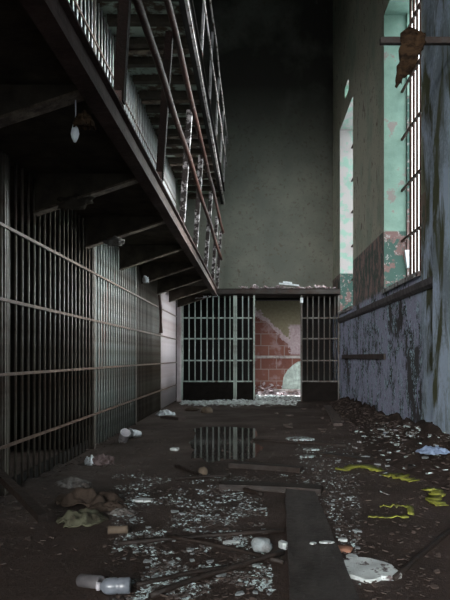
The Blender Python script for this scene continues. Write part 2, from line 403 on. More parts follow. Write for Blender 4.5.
# ------------------------------------------------------------------ cell fronts (left)
def cell_front(y0, y1, z0, H, label, barmat, sheet, group, n=19, r=.0098):
    t = thing('cell_front', label, 'cell bars', (XL, (y0+y1)/2, z0), group)
    L = y1-y0
    first = None
    for i in range(n):
        y = -L/2 + (i+.5+.0)*L/n
        if first is None:
            m_ = MB(); m_.tube([(0,0,.02),(0,0,H/2),(0,0,H)], r, 8); first = m_.build('bar', barmat, t, (0,y,0), smooth=True)
        else: inst(first, t, (0, y, 0), (R.uniform(-.003,.003), 0, 0))
    for zz in (.345, .80, 1.27, 1.735):
        m_ = MB(); m_.box((.006,-L/2+.001,-.010), (.022,L/2-.001,.010)); m_.build('rail', M['cage_rail'], t, (0,0,zz))
    for y in (-L/2+.018, L/2-.018):
        m_ = MB(); m_.box((-.03,-.012,0), (.012,.012,H)); m_.build('post', M['bar'], t, (0,y,0), bevel=.003)
    m_ = MB(); m_.box((-.045,-L/2+.002,0), (-.03,L/2-.002,.34 if sheet else .10)); m_.build('kick_plate', M['black'], t)
    if sheet:
        m_ = MB(); m_.box((-.042,-L/2+.002,.345), (-.03,L/2-.002,H-.01)); m_.build('sheet_panel', sheet, t)
    return t
lab1 = ['rusty open cell bars beside the wooden beam, nearest the viewer',
        'rusty open cell bars above the crumpled white paper on the lower tier',
        'lower cell bars backed by rust streaked grey sheet, third of the row',
        'lower cell bars backed by dull brown sheet, second from the end',
        'lower cell bars backed by pale pinkish sheet in the far corner']
lab2 = ['upper tier cell bars nearest the viewer, at the top left corner',
        'pale upper tier cell bars left of the first thick dark railing post',
        'pale upper tier cell bars between the two thick dark railing posts',
        'upper tier cell bars behind the leaning railing, second from the end',
        'upper tier cell bars with a bright white sheet at the far end']
sh1 = [None, None, M['sheet'], M['sheet_brown'], M['sheet_pale']]
sh2 = [None, None, None, None, M['sheet_pale']]
for i in range(5):
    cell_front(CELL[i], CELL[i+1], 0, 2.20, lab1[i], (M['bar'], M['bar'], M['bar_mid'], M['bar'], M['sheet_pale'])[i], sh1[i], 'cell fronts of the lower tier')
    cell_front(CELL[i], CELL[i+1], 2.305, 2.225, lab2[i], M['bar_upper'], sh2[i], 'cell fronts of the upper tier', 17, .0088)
# rust-eaten door plate on the third front, hanging strip further on
m_ = MB(); m_.box((XL-.030,7.55,1.10), (XL-.022,8.25,1.98))
tag(m_.build('lock_plate', worn('rust_eaten_plate', (.05,.018,.011), (.12,.09,.07), 5, .58, .06, .8), None), 'rust brown lock plate showing behind the lower cell bars', 'plate')
m_ = MB(); m_.tube([(XL+.04,10.2,1.93),(XL+.06,10.23,1.7),(XL+.05,10.3,1.5),(XL+.045,10.34,1.31)], [.02,.03,.022,.03], 6, 0, .3)
tag(m_.build('hanging_strip', M['rust']), 'dark torn strip hanging down the far lower cell bars', 'scrap')

# ------------------------------------------------------------------ galleries
def gallery(z, xf, beam_h, yend, label, soffit, brmat, bmat, edge=None, d0=.36):
    """z: deck top; xf: front edge"""
    t = thing('gallery_walkway', label, 'walkway', (XL, 0, z))
    W = xf - XL
    m_ = MB(); m_.box((-.019,-1.6,-.075), (W-.035,yend,0)); m_.build('deck', soffit, t)
    m_ = MB()
    m_.box((W-.03,-1.6,-beam_h), (W-.018,yend,.012)); m_.box((W-.075,-1.6,-beam_h), (W-.03,yend,-beam_h+.012)); m_.box((W-.018,-1.6,0), (W+.012,yend,.014))
    fb = m_.build('front_beam', bmat, t)
    m_ = MB(); m_.box((W-.018,-1.6,-beam_h), (W+.014,yend,-beam_h+.03)); m_.build('edge_angle', edge or bmat, fb)
    ys = [1.55, 2.97, 4.40, 5.75, 7.2, 8.6, 10.0, 11.4, yend-.06]
    for y in ys:
        m_ = MB(); m_.prism([(.035,-.08),(.035,-d0),(W-.08,-min(beam_h,d0)+.03),(W-.08,-.08)], -.012, .012, 'y')
        b_ = m_.build('bracket', brmat, t, (0,y,0))
        m_ = MB(); m_.obox((.035,0,-d0-.005), (W-.08,0,-min(beam_h,d0)+.022), .09, .014); m_.build('flange', M['rust_bracket'], b_)
    return t, W
M['beam_mottled'] = worn('mottled_beam', (.075,.048,.042), (.032,.02,.016), 5, .52, .2, .8, 0, .7, spec=.2)
M['rust_bracket'] = worn('lit_bracket_flange', (.17,.135,.10), (.04,.024,.018), 9, .5, .1, .8, 0, .5)  # light on the bracket bottoms put into a paler flange colour
g1, W1 = gallery(2.29, -.735, .145, 12.72, 'lower rusty gallery walkway on sloping brackets above the cell bars', M['concrete'], M['concrete'], M['beam_mottled'])
g2, W2 = gallery(4.615, -.64, .285, 13.88, 'upper gallery walkway with peeling green underside high at the left', M['soffit'], M['concrete'], M['black'], M['rail_pale'], .17)
for i in range(25):     # joists under the upper deck
    m_ = MB(); m_.box((.035,-.045,-.165), (W2-.08,.045,-.08)); m_.build('joist', M['concrete'], g2, (0, 1.9+.47*i, 0))

def railing(name_label, z, xf, lean, hgt, ys, yend, rails, thick, rr, rmat, pmat):
    t = thing('gallery_railing', name_label, 'railing', (xf, 0, z))
    for y in ys:
        j = R.uniform(-.015,.015)
        m_ = MB(); m_.obox((.0,0,.0), (lean+j,R.uniform(-.03,.03),hgt), thick, thick, up=(0,1,0))
        p = m_.build('post', M['post_dark'] if (y < 5 and pmat is M['post']) else pmat, t, (0,y,0), bevel=.004)
        m_ = MB(); m_.box((-.04,-.04,-.03), (.02,.04,.03)); m_.build('bracket', M['rust_red'], p, (.0,0,.02))
    for zz in rails:
        x = lean*zz/hgt + thick/2 + rr - .004
        pts = []
        y = -1.5
        while y < yend:
            pts.append((x + .012*n3(y*.9, zz*7), y, zz + .014*n3(y*.7, zz*3+5))); y += .35
        pts.append((x, yend, zz))
        m_ = MB(); m_.tube(pts, rr, 8); m_.build('rail', rmat, t, smooth=True)
    return t
railing('lower gallery railing with two rusty rails and outward leaning posts', 2.305, -.735, .075, 1.16,
        [1.9, 3.40, 4.88, 6.42, 7.9, 9.6, 11.3, 12.6], 12.66, [.60, 1.14], .06, .026, M['rail'], M['post'])
railing('upper gallery railing with pale flaking posts high at the left', 4.63, -.64, .05, 1.06,
        [3.1, 4.6, 6.15, 7.65, 9.1, 10.6, 12.05, 13.4], 13.8, [.52, 1.04], .036, .014, M['rail_pale'], M['post_pale'])

# ------------------------------------------------------------------ end grating
YG = 12.73
def gx(px): return (px - VX)*YG/F
def gz(py): return EYE + (VY - py)*YG/F
RZ = [gz(318), gz(338.7), gz(360.5), gz(381.3)]
def grating(label, xa, xb, bars, kick, name='end_grating', cat='grating', H=2.17, gm=None):
    gm = gm or M['grate']
    t = thing(name, label, cat, ((xa+xb)/2, YG, 0)); cx = (xa+xb)/2
    first = None
    for x in bars:
        if first is None:
            m_ = MB(); m_.tube([(0,0,.03),(0,0,H-.01)], .0125, 8); first = m_.build('bar', gm, t, (x-cx,0,0), smooth=True)
        else: inst(first, t, (x-cx,0,0))
    for z in RZ:
        m_ = MB(); m_.box((xa-cx+.03,-.022,-.014), (xb-cx-.03,-.010,.014)); m_.build('rail', gm, t, (0,0,z))
    for x in (xa+.018, xb-.018):
        m_ = MB(); m_.box((-.018,-.03,0), (.018,.02,H)); m_.build('frame_post', gm, t, (x-cx,0,0), bevel=.003)
    if kick:
        m_ = MB(); m_.box((xa-cx+.03,-.03,.01), (xb-cx-.03,-.0135,RZ[3]-.016)); m_.build('kick_plate', M['black'], t)
    return t
grating('wide barred grating across the passage, left of the open doorway', gx(181.5), gx(235),
        [gx(p) for p in (189,195,201,207,213,218.8,224.8,230)], True)
grating('narrow barred gate leaf hung at the left edge of the doorway', gx(235.3), gx(255),
        [gx(p) for p in (242.6,248.6)], True, 'barred_gate', 'gate')
gr = grating('dark barred grating right of the open doorway', gx(300.5), gx(339.3),
        [gx(p) for p in (307.4,312.9,318.6,324.2,329.8,335)], True, gm=M['grate_shaded'])
m_ = MB(); m_.box((-.03,-.06,0), (.03,.0,.10)); m_.build('lock_box', M['paper'], gr, (gx(301.5)-(gx(300.5)+gx(339.3))/2,0,2.02), bevel=.004)
m_ = MB(); m_.box((gx(216),YG-.06,2.19), (XR-.002,YG-.045,2.31)); m_.box((gx(216),YG-.06,2.295), (XR-.002,12.80,2.31)); m_.box((gx(216),YG-.06,2.19), (XR-.002,12.80,2.205))
tag(m_.build('lintel_beam', M['beam_dark']), 'dark steel beam over the end grating and doorway', 'beam')
m_ = MB(); m_.box((-.05,-.03,0), (.04,.03,2.14)); 
tag(m_.build('corner_post', M['sheet_pale'], None, (XL+.07,12.69,0), bevel=.004), 'pale corner post where the cell bars meet the end grating', 'post')

# ------------------------------------------------------------------ shapes for litter
def lump(name, mat, loc, size, seed, rough=.25, parent=None, flat=None):
    import bmesh
    bm = bmesh.new(); bmesh.ops.create_icosphere(bm, subdivisions=3, radius=1)
    for v in bm.verts:
        d = v.co.normalized()
        k = 1 + rough*(n3(d.x*1.3+seed, d.y*1.3, d.z*1.3) + .5*n3(d.x*3.1+seed, d.y*3.1+4, d.z*3.1))
        v.co = Vector((d.x*size[0]/2*k, d.y*size[1]/2*k, d.z*size[2]/2*k))
    zs = min(v.co.z for v in bm.verts); lim = -size[2]*.36
    for v in bm.verts: v.co.z = max(v.co.z, lim)
    for v in bm.verts: v.co.z -= lim
    me = bpy.data.meshes.new(name); bm.to_mesh(me); bm.free(); me.materials.append(mat)
    o = bpy.data.objects.new(name, me); C.objects.link(o); o.location = loc
    me.polygons.foreach_set('use_smooth', [True]*len(me.polygons))
    return o
def sheet(name, mat, loc, sx, sy, h, seed, rot=0.0, fold=3.0, thick=.004, n=22, edge=.25):
    """crumpled sheet: torn outline, folds, a real thickness"""
    m_ = MB(); vs = []; 
    for j in range(n+1):
        for i in range(n+1):
            u = 2*i/n-1; v = 2*j/n-1
            # square to disc, torn edge
            rr = max(abs(u), abs(v)); an = math.atan2(v, u)
            e = 1 + edge*(n3(math.cos(an)*1.7+seed, math.sin(an)*1.7, 3.3) + .6*n3(math.cos(an)*5+seed, math.sin(an)*5, 1.1))
            k = 1.0 if rr == 0 else (rr/math.hypot(u, v))**.7
            x = u*k*e*sx/2; y = v*k*e*sy/2
            f = n3(u*fold+seed, v*fold, 0) ; f2 = n3(u*fold*2.3+seed, v*fold*2.3, 7)
            z = h*((1-rr**2)*.6 + .5*f + .16*f2)
            vs.append((x, y, max(z,0)+.005))
    N = n+1; top = vs; bot = [(x, y, max(0, z-thick-.002)) for x, y, z in vs]
    fs = []
    for j in range(n):
        for i in range(n):
            a = j*N+i; fs.append((a, a+1, a+N+1, a+N)); q = N*N
            fs.append((q+a, q+a+N, q+a+N+1, q+a+1))
    q = N*N
    ring = [i for i in range(N)] + [j*N+n for j in range(1, N)] + [n*N+i for i in range(n-1, -1, -1)] + [j*N for j in range(n-1, 0, -1)]
    for a, b_ in zip(ring, ring[1:]+ring[:1]): fs.append((a, q+a, q+b_, b_))
    m_.add(top+bot, fs)
    o = m_.build(name, mat, None, loc, smooth=True); o.rotation_euler = (0,0,rot)
    return o
def chip(mb, c, s, th, rnd, tilt=.35, k=None):
    """irregular flat flake with thickness"""
    k = k or rnd.randint(4, 6); a0 = rnd.uniform(0, 6.28)
    Rm = Matrix.Rotation(rnd.uniform(-tilt, tilt), 3, 'X') @ Matrix.Rotation(rnd.uniform(-tilt, tilt), 3, 'Y')
    pts = []
    for i in range(k):
        a = a0 + 6.283*i/k + rnd.uniform(-.35, .35); r = s*rnd.uniform(.55, 1.1)
        pts.append(Vector((r*math.cos(a)*1.15, r*math.sin(a), 0)))
    lo = min((Rm @ p).z for p in pts)
    up = [Rm @ (p + Vector((0,0,th))) - Vector((0,0,lo)) + c for p in pts]; dn = [Rm @ p - Vector((0,0,lo)) + c for p in pts]
    fs = [tuple(range(k)), tuple(range(2*k-1, k-1, -1))] + [(i, (i+1) % k, k+(i+1) % k, k+i) for i in range(k)]
    mb.add(up+dn, fs)
def slab(name, mat, loc, sx, sy, th, seed, rot=0.0, tilt=(0,0), k=14, bevel=.002):
    pts = []
    for i in range(k):
        a = 6.283*i/k; e = 1+.35*n3(math.cos(a)*1.4+seed, math.sin(a)*1.4, 0)+.12*n3(math.cos(a)*6+seed, math.sin(a)*6, 2)
        pts.append((math.cos(a)*sx/2*e, math.sin(a)*sy/2*e))
    m_ = MB(); m_.prism(pts, 0, th, 'z'); o = m_.build(name, mat, None, loc, bevel=bevel); o.rotation_euler = (tilt[0], tilt[1], rot)
    return o
def stick(name, mat, p, q, r, label, cat='stick', bend=.03, flat=False, group=None, w=None, seed=0):
    p = Vector(p); q = Vector(q); o0 = p.copy(); n = 9; pts = []
    for i in range(n):
        f = i/(n-1); c = p.lerp(q, f) - o0; d = (q-p).normalized(); s_ = Vector((-d.y, d.x, 0))
        pts.append(c + s_*bend*(math.sin(f*3.14)*.6 + .5*n3(f*2.5+seed, seed*1.7)))
    m_ = MB()
    if flat:
        vs = []; fs = []; d = (q-p).normalized(); s_ = Vector((-d.y, d.x, 0)).normalized()
        for i, c in enumerate(pts):
            ww = w*(1+.18*n3(i*.8+seed, 3.1)); 
            vs += [c - s_*ww/2 - Vector((0,0,r)), c + s_*ww/2 - Vector((0,0,r)), c + s_*ww/2 + Vector((0,0,r)), c - s_*ww/2 + Vector((0,0,r))]
        for i in range(n-1):
            for k in range(4): fs.append((i*4+k, i*4+(k+1) % 4, i*4+4+(k+1) % 4, i*4+4+k))
        fs += [(3,2,1,0), tuple((n-1)*4+k for k in range(4))]
        m_.add(vs, fs)
    else: m_.tube(pts, [r*(1+.25*n3(i*1.3+seed, 9)) for i in range(n)], 8)
    o = m_.build(name, mat, None, o0, smooth=not flat)
    return tag(o, label, cat, group)

# ------------------------------------------------------------------ floor: puddle, plank, timber, pipes
def puddle():
    m_ = MB(); pts = []
    pa = [(193,429),(206,427),(232,427),(256,429),(259,434),(251,441),(262,448),(256,457),(243,462),(228,459),(212,463),(200,458),(190,459),(194,450),(189,443),(196,436)]
    for i, (x, y) in enumerate(pa):
        g0 = ground(x, y); g1_ = ground(*pa[(i+1) % len(pa)])
        for f in (0, .33, .66):
            g = g0.lerp(g1_, f); g += Vector((n3(g.x*9, g.y*4), n3(g.x*9, g.y*4, 5), 0))*.04; pts.append((g.x, g.y))
    m_.prism(pts, .0005, .004, 'z')
    return tag(m_.build('puddle', M['water']), 'shallow puddle mirroring the barred grating in the middle of the floor', 'puddle')
puddle()
p0 = ground(299,493); p1 = Vector((.25,1.75,0))
m_ = MB(); q0 = ground(285,492); q1 = ground(314,492); q2 = Vector((.385,1.9,0)); q3 = Vector((.12,1.9,0))
n_ = 20; vs = []; fs = []
for i in range(n_+1):
    f = i/n_
    a = q0.lerp(q3, f) + Vector((.006*n3(f*9,1),0,0)); b_ = q1.lerp(q2, f) + Vector((.008*n3(f*9,4),0,0)); z = .03+.004*n3(f*5,8)
    vs += [(a.x,a.y,0),(b_.x,b_.y,0),(b_.x,b_.y,z-.004),(a.x,a.y,z)]
for i in range(n_):
    for k in range(4): fs.append((i*4+k, i*4+(k+1) % 4, i*4+4+(k+1) % 4, i*4+4+k))
fs += [(3,2,1,0), tuple(n_*4+k for k in range(4))]
m_.add(vs, fs); tag(m_.build('plank', M['plank']), 'wide grey dirty plank running toward the viewer at bottom centre', 'plank')

def G(x, y, z=.012): 
    g = ground(x, y); return Vector((g.x, g.y, z))
stick('pipe', M['wood'], G(118,546), G(284,533), .013, 'long dark pipe lying across the floor left of the plank, farthest of the four pipes', 'pipe', .03, seed=1)
stick('pipe', M['wood'], G(168,542,.03), G(283,565,.012), .011, 'dark pipe slanting from under the long pipe toward the plank', 'pipe', .03, seed=2)
stick('pipe', M['wood'], G(136,588), G(226,570), .011, 'short dark pipe on the floor right of the plastic bottle', 'pipe', .02, seed=3)
stick('pipe', M['wood'], G(150,599), G(284,559,.03), .013, 'dark pipe at the bottom edge, nearest the viewer', 'pipe', .03, seed=4)
stick('rod', M['wood'], G(394,581), G(476,512), .012, 'dark straight rod slanting along the floor right of the white plaster slab', 'rod', .01, seed=5)
stick('board', M['wood'], G(231,467,.02), G(302,472,.02), .02, 'dark broken board lying across the floor at the near edge of the puddle', 'board', .03, True, w=.10, seed=6)
stick('board', M['wood'], G(222,488,.02), G(322,493,.02), .02, 'dark rotten board lying across the floor at the head of the plank', 'board', .03, True, w=.14, seed=7)
stick('board', M['wood'], G(322,455,.012), G(372,462,.012), .012, 'thin dark board beside the yellow tape', 'board', .02, True, w=.10, seed=8)
stick('stick', M['wood'], G(176,467), G(201,477), .014, 'short dark stick leaning toward the round tan stone', 'stick', .02, seed=9)
stick('stick', M['wood'], G(176,480), G(230,477), .011, 'long dark stick just below the round tan stone', 'stick', .02, seed=10)
stick('stick', M['wood'], G(220,485), G(262,496), .013, 'dark stick slanting among pale flakes below the puddle', 'stick', .02, seed=11)
stick('stick', M['wood'], G(254,441), G(346,447), .016, 'long dark stick under a pale board past the puddle', 'stick', .03, seed=12)
stick('board', M['wood_pale'], G(327,407,.018), G(338,426,.018), .018, 'short grey board slanting on the floor near the right grating', 'board', .02, True, w=.12, seed=13)
stick('beam', M['wood'], Vector((-1.50,3.62,.24)), Vector((-1.10,3.25,.065)), .02, 'broken wooden beam propped against the nearest cell bars', 'beam', .01, True, w=.05, seed=14)
stick('twig', M['wood_pale'], G(395,458,.06), G(432,468,.05), .008, 'thin pale twig on the rubble heap by the right wall', 'twig', .03, seed=15)
stick('board', M['black'], G(408,470,.02), G(446,472,.02), .02, 'black board end sticking out of the rubble by the right wall', 'board', .02, True, w=.10, seed=16)

def at(x, y, z=0.0): 
    g = ground(x, y); return (g.x, g.y, z)
# containers
def bottle():
    t = thing('plastic_bottle', 'cloudy plastic bottle lying on its side at the bottom left', 'bottle', at(116,594))
    prof = [(.001,-.055),(.026,-.055),(.031,-.05),(.031,-.012),(.028,-.006),(.031,.0),(.031,.032),(.026,.045),(.014,.055),(.013,.062)]
    Mx = Matrix.Translation((0,0,.031)) @ Matrix.Rotation(math.radians(-78), 4, 'Z') @ Matrix.Rotation(math.radians(-90), 4, 'X')
    m_ = MB(); m_.lathe(prof, 20, Mx); m_.build('body', M['plastic'], t, smooth=True)
    m_ = MB(); m_.lathe([(.001,.060),(.016,.060),(.016,.074),(.001,.075)], 16, Mx); m_.build('cap', M['plastic_white'], t, smooth=True)
    t.rotation_euler = (0,0,math.radians(172))
bottle()
Mx = Matrix.Translation((0,0,.026)) @ Matrix.Rotation(math.radians(60), 4, 'Z') @ Matrix.Rotation(math.radians(84), 4, 'X')
m_ = MB(); m_.lathe([(.001,-.06),(.022,-.06),(.026,-.055),(.026,.05),(.022,.058),(.02,.052),(.001,.051)], 18, Mx)
tag(m_.build('drink_can', M['silver'], None, at(91,588), smooth=True), 'dull grey can lying beside the plastic bottle', 'can')
Mx = Matrix.Translation((0,0,.065)) @ Matrix.Rotation(math.radians(25), 4, 'Y') @ Matrix.Rotation(math.radians(35), 4, 'X')
m_ = MB(); m_.lathe([(.001,-.07),(.042,-.07),(.047,-.06),(.052,.055),(.056,.06),(.056,.07),(.05,.07),(.046,-.05),(.001,-.052)], 20, Mx)
tag(m_.build('plastic_tub', M['plastic_white'], None, at(124,443), smooth=True), 'white plastic tub tipped over beside the cell bars', 'tub')
Mx = Matrix.Translation((0,0,.05)) @ Matrix.Rotation(math.radians(-40), 4, 'Z') @ Matrix.Rotation(math.radians(80), 4, 'X')
m_ = MB(); m_.lathe([(.001,-.07),(.034,-.07),(.046,.0),(.038,.03),(.05,.07),(.045,.07),(.03,-.05),(.001,-.055)], 14, Mx)
tag(m_.build('paper_cup', M['paper'], None, at(135,438), smooth=True), 'crushed white paper cup just behind the tipped tub', 'cup')

# cloth, paper and stones
tag(sheet('cloth', M['cloth_mauve'], at(101,463), .24, .26, .09, 3.1, .3), 'mauve crumpled cloth beside a white paper sheet at the cell bars', 'cloth')
tag(sheet('paper_sheet', M['paper'], at(90,464), .08, .16, .09, 8.2, .4, 2), 'white folded paper sheet standing against the mauve cloth', 'paper')
tag(sheet('cloth', M['cloth_grey'], at(71,487), .27, .28, .07, 5.7, .2), 'grey crumpled cloth lying by the lower cell bars', 'cloth')
tag(sheet('cloth', M['cloth_dark'], at(88,502), .42, .30, .10, 9.4, -.2, 2.4), 'brown humped rag behind the greenish one', 'rag')
tag(sheet('cloth', M['cloth_green'], at(82,521), .26, .24, .075, 12.3, .5, 2.2), 'greenish mouldy crumpled rag on the left floor', 'rag')
tag(sheet('cloth', M['cloth_dark'], at(108,509), .24, .14, .05, 15.9, 0), 'low dark rag trailing right of the greenish rag', 'rag')
tag(sheet('cloth', M['cloth_grey'], at(123,514), .15, .09, .035, 18.1, .1), 'small twisted grey strip of cloth on the left floor', 'cloth')
Mx = Matrix.Translation((0,0,.022)) @ Matrix.Rotation(math.radians(95), 4, 'Z') @ Matrix.Rotation(math.radians(90), 4, 'X')
m_ = MB(); m_.lathe([(.001,-.05),(.022,-.05),(.02,.0),(.023,.05),(.001,.052)], 12, Mx)
tag(m_.build('cardboard_roll', M['tan'], None, at(118,534), smooth=True), 'tan cardboard roll lying on the left floor', 'roll')
tag(slab('plaster_piece', M['plaster_white'], at(143,501), .12, .09, .012, 2.2, .1), 'flat white plaster piece on bare floor left of the flakes', 'plaster')
tag(slab('plaster_piece', M['plaster_white'], at(175,450), .085, .10, .02, 4.9, .2), 'single white plaster chip on bare floor left of the puddle', 'plaster')
tag(lump('stone', M['tan'], at(203,475), (.075,.07,.075), 3.0, .12), 'round tan stone between two dark sticks', 'stone')
tag(lump('stone', M['rock'], at(262,551), (.095,.085,.075), 6.4, .3), 'pale grey angular stone left of the plank', 'stone')
tag(slab('plaster_piece', M['plaster_white'], at(283,548), .035, .06, .03, 7.7, .3), 'small white shard touching the left edge of the plank', 'plaster')
tag(slab('plaster_piece', M['plaster_white'], at(231,544), .08, .03, .014, 8.8, .2, (.2,0)), 'white sliver beside the long dark pipe', 'plaster')
tag(slab('plaster_slab', M['plaster_white'], at(367,572), .235, .27, .02, 21.5, .25, (.02,-.02), 18), 'large cracked white plaster slab right of the plank', 'plaster')
for (x, y, s, se, lab) in ((343,541,.04,1.1,'white shard at the right edge of the plank, above the terracotta piece'), (352,558,.05,1.9,'white shard just behind the large plaster slab'), (347,568,.05,2.7,'white shard at the left corner of the large plaster slab')):
    tag(slab('plaster_piece', M['plaster_white'], at(x,y), s, s*1.1, .012, se, se), lab, 'plaster')
tag(lump('tile_shard', M['orange'], at(345,551), (.075,.09,.03), 9.9, .3), 'terracotta tile shard beside the plank', 'tile')
for (x, y, w, se, lab) in ((327,550,.07,31,'white flake lying on the plank'), (313,551,.03,33,'small pale flake on the plank by the white one')):
    tag(slab('plaster_flake', M['plaster_white'], at(x,y,.034), w, .035, .006, se, .1), lab, 'flake')
tag(slab('board', M['flake'], at(300,443,.035), .30, .22, .018, 41.2, .1), 'pale flat board lying over the long dark stick', 'board')
tag(slab('plaster_piece', M['flake'], at(311,450), .14, .14, .012, 43.2, .1), 'pale flat piece just below the pale flat board', 'plaster')
tag(slab('plaster_piece', M['flake'], at(307,457), .13, .12, .012, 45.2, .4), 'grey pale flake farther below the pale flat board', 'plaster')

# yellow tape scraps
def tape(pts, w, h, label, seed):
    P = [ground(*p) for p in pts]; o0 = P[0].copy(); m_ = MB(); n = 10; line = []
    for a, b_ in zip(P, P[1:]):
        for i in range(n): line.append(a.lerp(b_, i/n))
    line.append(P[-1]); vs = []; fs = []
    for i, c in enumerate(line):
        d = (line[min(i+1, len(line)-1)] - line[max(i-1, 0)]).normalized(); s_ = Vector((-d.y, d.x, 0))
        ww = w*(1+.5*n3(i*.35+seed, 1)); z = .006 + h*abs(n3(i*.3+seed, 4))*2; tw = h*n3(i*.25+seed, 9)*1.2
        l = c - o0 - s_*ww/2; r = c - o0 + s_*ww/2
        za = max(.003, z-tw); zb = max(.003, z+tw)
        vs += [(l.x,l.y,za),(r.x,r.y,zb),(r.x,r.y,zb+.004),(l.x,l.y,za+.004)]
    for i in range(len(line)-1):
        for k in range(4): fs.append((i*4+k, i*4+(k+1) % 4, i*4+4+(k+1) % 4, i*4+4+k))
    fs += [(3,2,1,0), tuple((len(line)-1)*4+k for k in range(4))]
    m_.add(vs, fs); tag(m_.build('tape_scrap', M['yellow'], None, o0, smooth=True), label, 'tape')
tape([(340,471),(352,469),(362,466),(372,470),(381,472)], .11, .014, 'yellow tape scrap farthest from the viewer, on the right floor', 2)
tape([(384,477),(395,476),(402,479),(415,482)], .12, .018, 'yellow crumpled tape in the middle of the right floor', 6)
tape([(427,492),(434,490),(438,497),(432,502),(442,507)], .09, .02, 'yellow tape bunched beside the right edge of the photo', 11)
tape([(380,508),(396,508),(410,508),(411,516)], .035, .015, 'thin bent strip of yellow tape nearest the viewer', 15)
tape([(368,518),(385,519),(408,518)], .03, .01, 'straight yellow strip below the bent one', 19)

# rubble heaps (uncountable dirt) along the right wall and elsewhere
def heap(name, x0, x1, y0, y1, hfun, mat, label, nx=24, ny=60, kind='stuff', cat='rubble'):
    m_ = MB(); vs = []; fs = []
    for j in range(ny+1):
        for i in range(nx+1):
            x = x0+(x1-x0)*i/nx; y = y0+(y1-y0)*j/ny
            h = hfun(x, y)*(1+.55*n3(x*5, y*5, 1)+.35*n3(x*14, y*14, 2)+.3*n3(x*30,y*30,3))
            e = min(i, nx-i)/3; f = min(j, ny-j)/4
            vs.append((x, y, max(-.025, (h-.004)*min(1,f)-.02*(1-min(1,f)))))
    N = nx+1
    for j in range(ny):
        for i in range(nx): a = j*N+i; fs.append((a, a+1, a+N+1, a+N))
    q = len(vs); vs2 = [(x, y, -.03) for x, y, z in vs]; vs += vs2
    fs += [(q+b_ for b_ in reversed(f_)) for f_ in list(fs)]
    ring = [i for i in range(N)] + [j*N+nx for j in range(1, ny+1)] + [ny*N+i for i in range(nx-1, -1, -1)] + [j*N for j in range(ny-1, 0, -1)]
    for a, b_ in zip(ring, ring[1:]+ring[:1]): fs.append((a, q+a, q+b_, b_))
    m_.add(vs, [tuple(f_) for f_ in fs]); return tag(m_.build(name, mat, None, smooth=True), label, cat, kind=kind)
def hr(x, y):
    d = (XR-.01 - x)
    w = .45 + .30*math.exp(-((y-5.9)/1.4)**2)
    return .17*(1+.5*math.exp(-((y-5.8)/1.2)**2))*max(0, 1-d/w)**1.1 - .012
heap('rubble_heap', .95, XR-.005, 3.0, 12.4, hr, M['dirt'], 'long dark heap of dirt and rubble along the foot of the right wall')
def hl(x, y): return .07*max(0, 1-(x-XL-.03)/.55)**1.2 - .008
heap('dirt_drift', XL+.03, -.85, 2.2, 5.2, hl, M['floor'], 'low dark drift of dirt along the foot of the near cell bars', 20, 50)
def he(x, y): return .055*math.exp(-((y-12.25)/.28)**2)*(1-.5*abs((x+.35)/1.2)) - .012
heap('plaster_pile', -1.42, .62, 11.6, 12.66, he, M['plaster_white'], 'low pale pile of plaster crumbs in front of the left grating', 50, 30)

def scatter(name, mat, n, fn, smin, smax, label, seed, zf=None, cat='debris', tilt=.35):
    rnd = random.Random(seed); m_ = MB()
    for _ in range(n):
        x, y = fn(rnd); s = smin + (smax-smin)*rnd.random()**2.6
        z = (zf(x, y) if zf else 0)
        chip(m_, Vector((x, y, max(0,z)+.0008)), s, s*rnd.uniform(.12,.4), rnd, tilt)
    return tag(m_.build(name, mat), label, cat, kind='stuff')
def in_px(rnd, x0, x1, y0, y1, clump=0):
    for _ in range(40):
        g = ground(rnd.uniform(x0, x1), y0 + (y1-y0)*rnd.random())
        if clump and n3(g.x*4.5, g.y*4.5, 11)+.4*n3(g.x*13, g.y*13, 5) < clump: continue
        if -1.5 < g.x < XR-.05 and not (.08 < g.x < .42 and g.y < 4.2): return g.x, g.y
    return g.x, g.y
scatter('paint_flakes', M['flake'], 6500, lambda r: in_px(r, 112, 288, 474, 608, -.02), .0018, .0105, 'pale paint flakes littering the floor left of the plank', 1)
scatter('paint_flakes', M['flake'], 1300, lambda r: in_px(r, 296, 360, 440, 590, .0), .0018, .0105, 'pale paint flakes strewn right of the plank', 2)
scatter('debris_crumbs', M['flake_dull'], 2600, lambda r: in_px(r, 105, 440, 425, 608), .003, .016, 'small dull brown crumbs strewn over the whole floor', 3)
scatter('debris_crumbs', M['flake_dull'], 700, lambda r: (XL+.05+abs(r.gauss(0,.3)), r.uniform(2.3,7)), .004, .02, 'small dull crumbs along the foot of the cell bars', 4, hl)
def wall_zone(r):
    return XR-.06-abs(r.gauss(0,.28)), r.uniform(3.4,11.8)
scatter('rubble_chips', M['flake_dull'], 1800, wall_zone, .004, .026, 'dull rubble chips on the heap by the right wall', 5, lambda x,y: hr(x,y)*1.0)
scatter('plaster_chips', M['flake'], 260, lambda r: (XR-.06-abs(r.gauss(0,.33)), min(8,max(4,r.gauss(5.9,.8)))), .006, .03, 'pale plaster chips on the near rubble heap by the right wall', 6, lambda x,y: hr(x,y)*1.0+.004)
scatter('plaster_chips', M['plaster_white'], 1000, lambda r: (r.uniform(-1.4,.85), min(12.6, 12.2+r.gauss(0,.3))), .008, .045, 'white plaster chips in front of the left grating', 7, lambda x,y: max(0,he(x,y)))
scatter('lintel_rubble', M['plaster_pink'], 160, lambda r: (r.uniform(gx(240),XR-.1), r.uniform(12.69,12.85)), .015, .06, 'broken plaster crumbs lying along the top of the lintel beam', 8, lambda x,y: 2.312, tilt=.8)

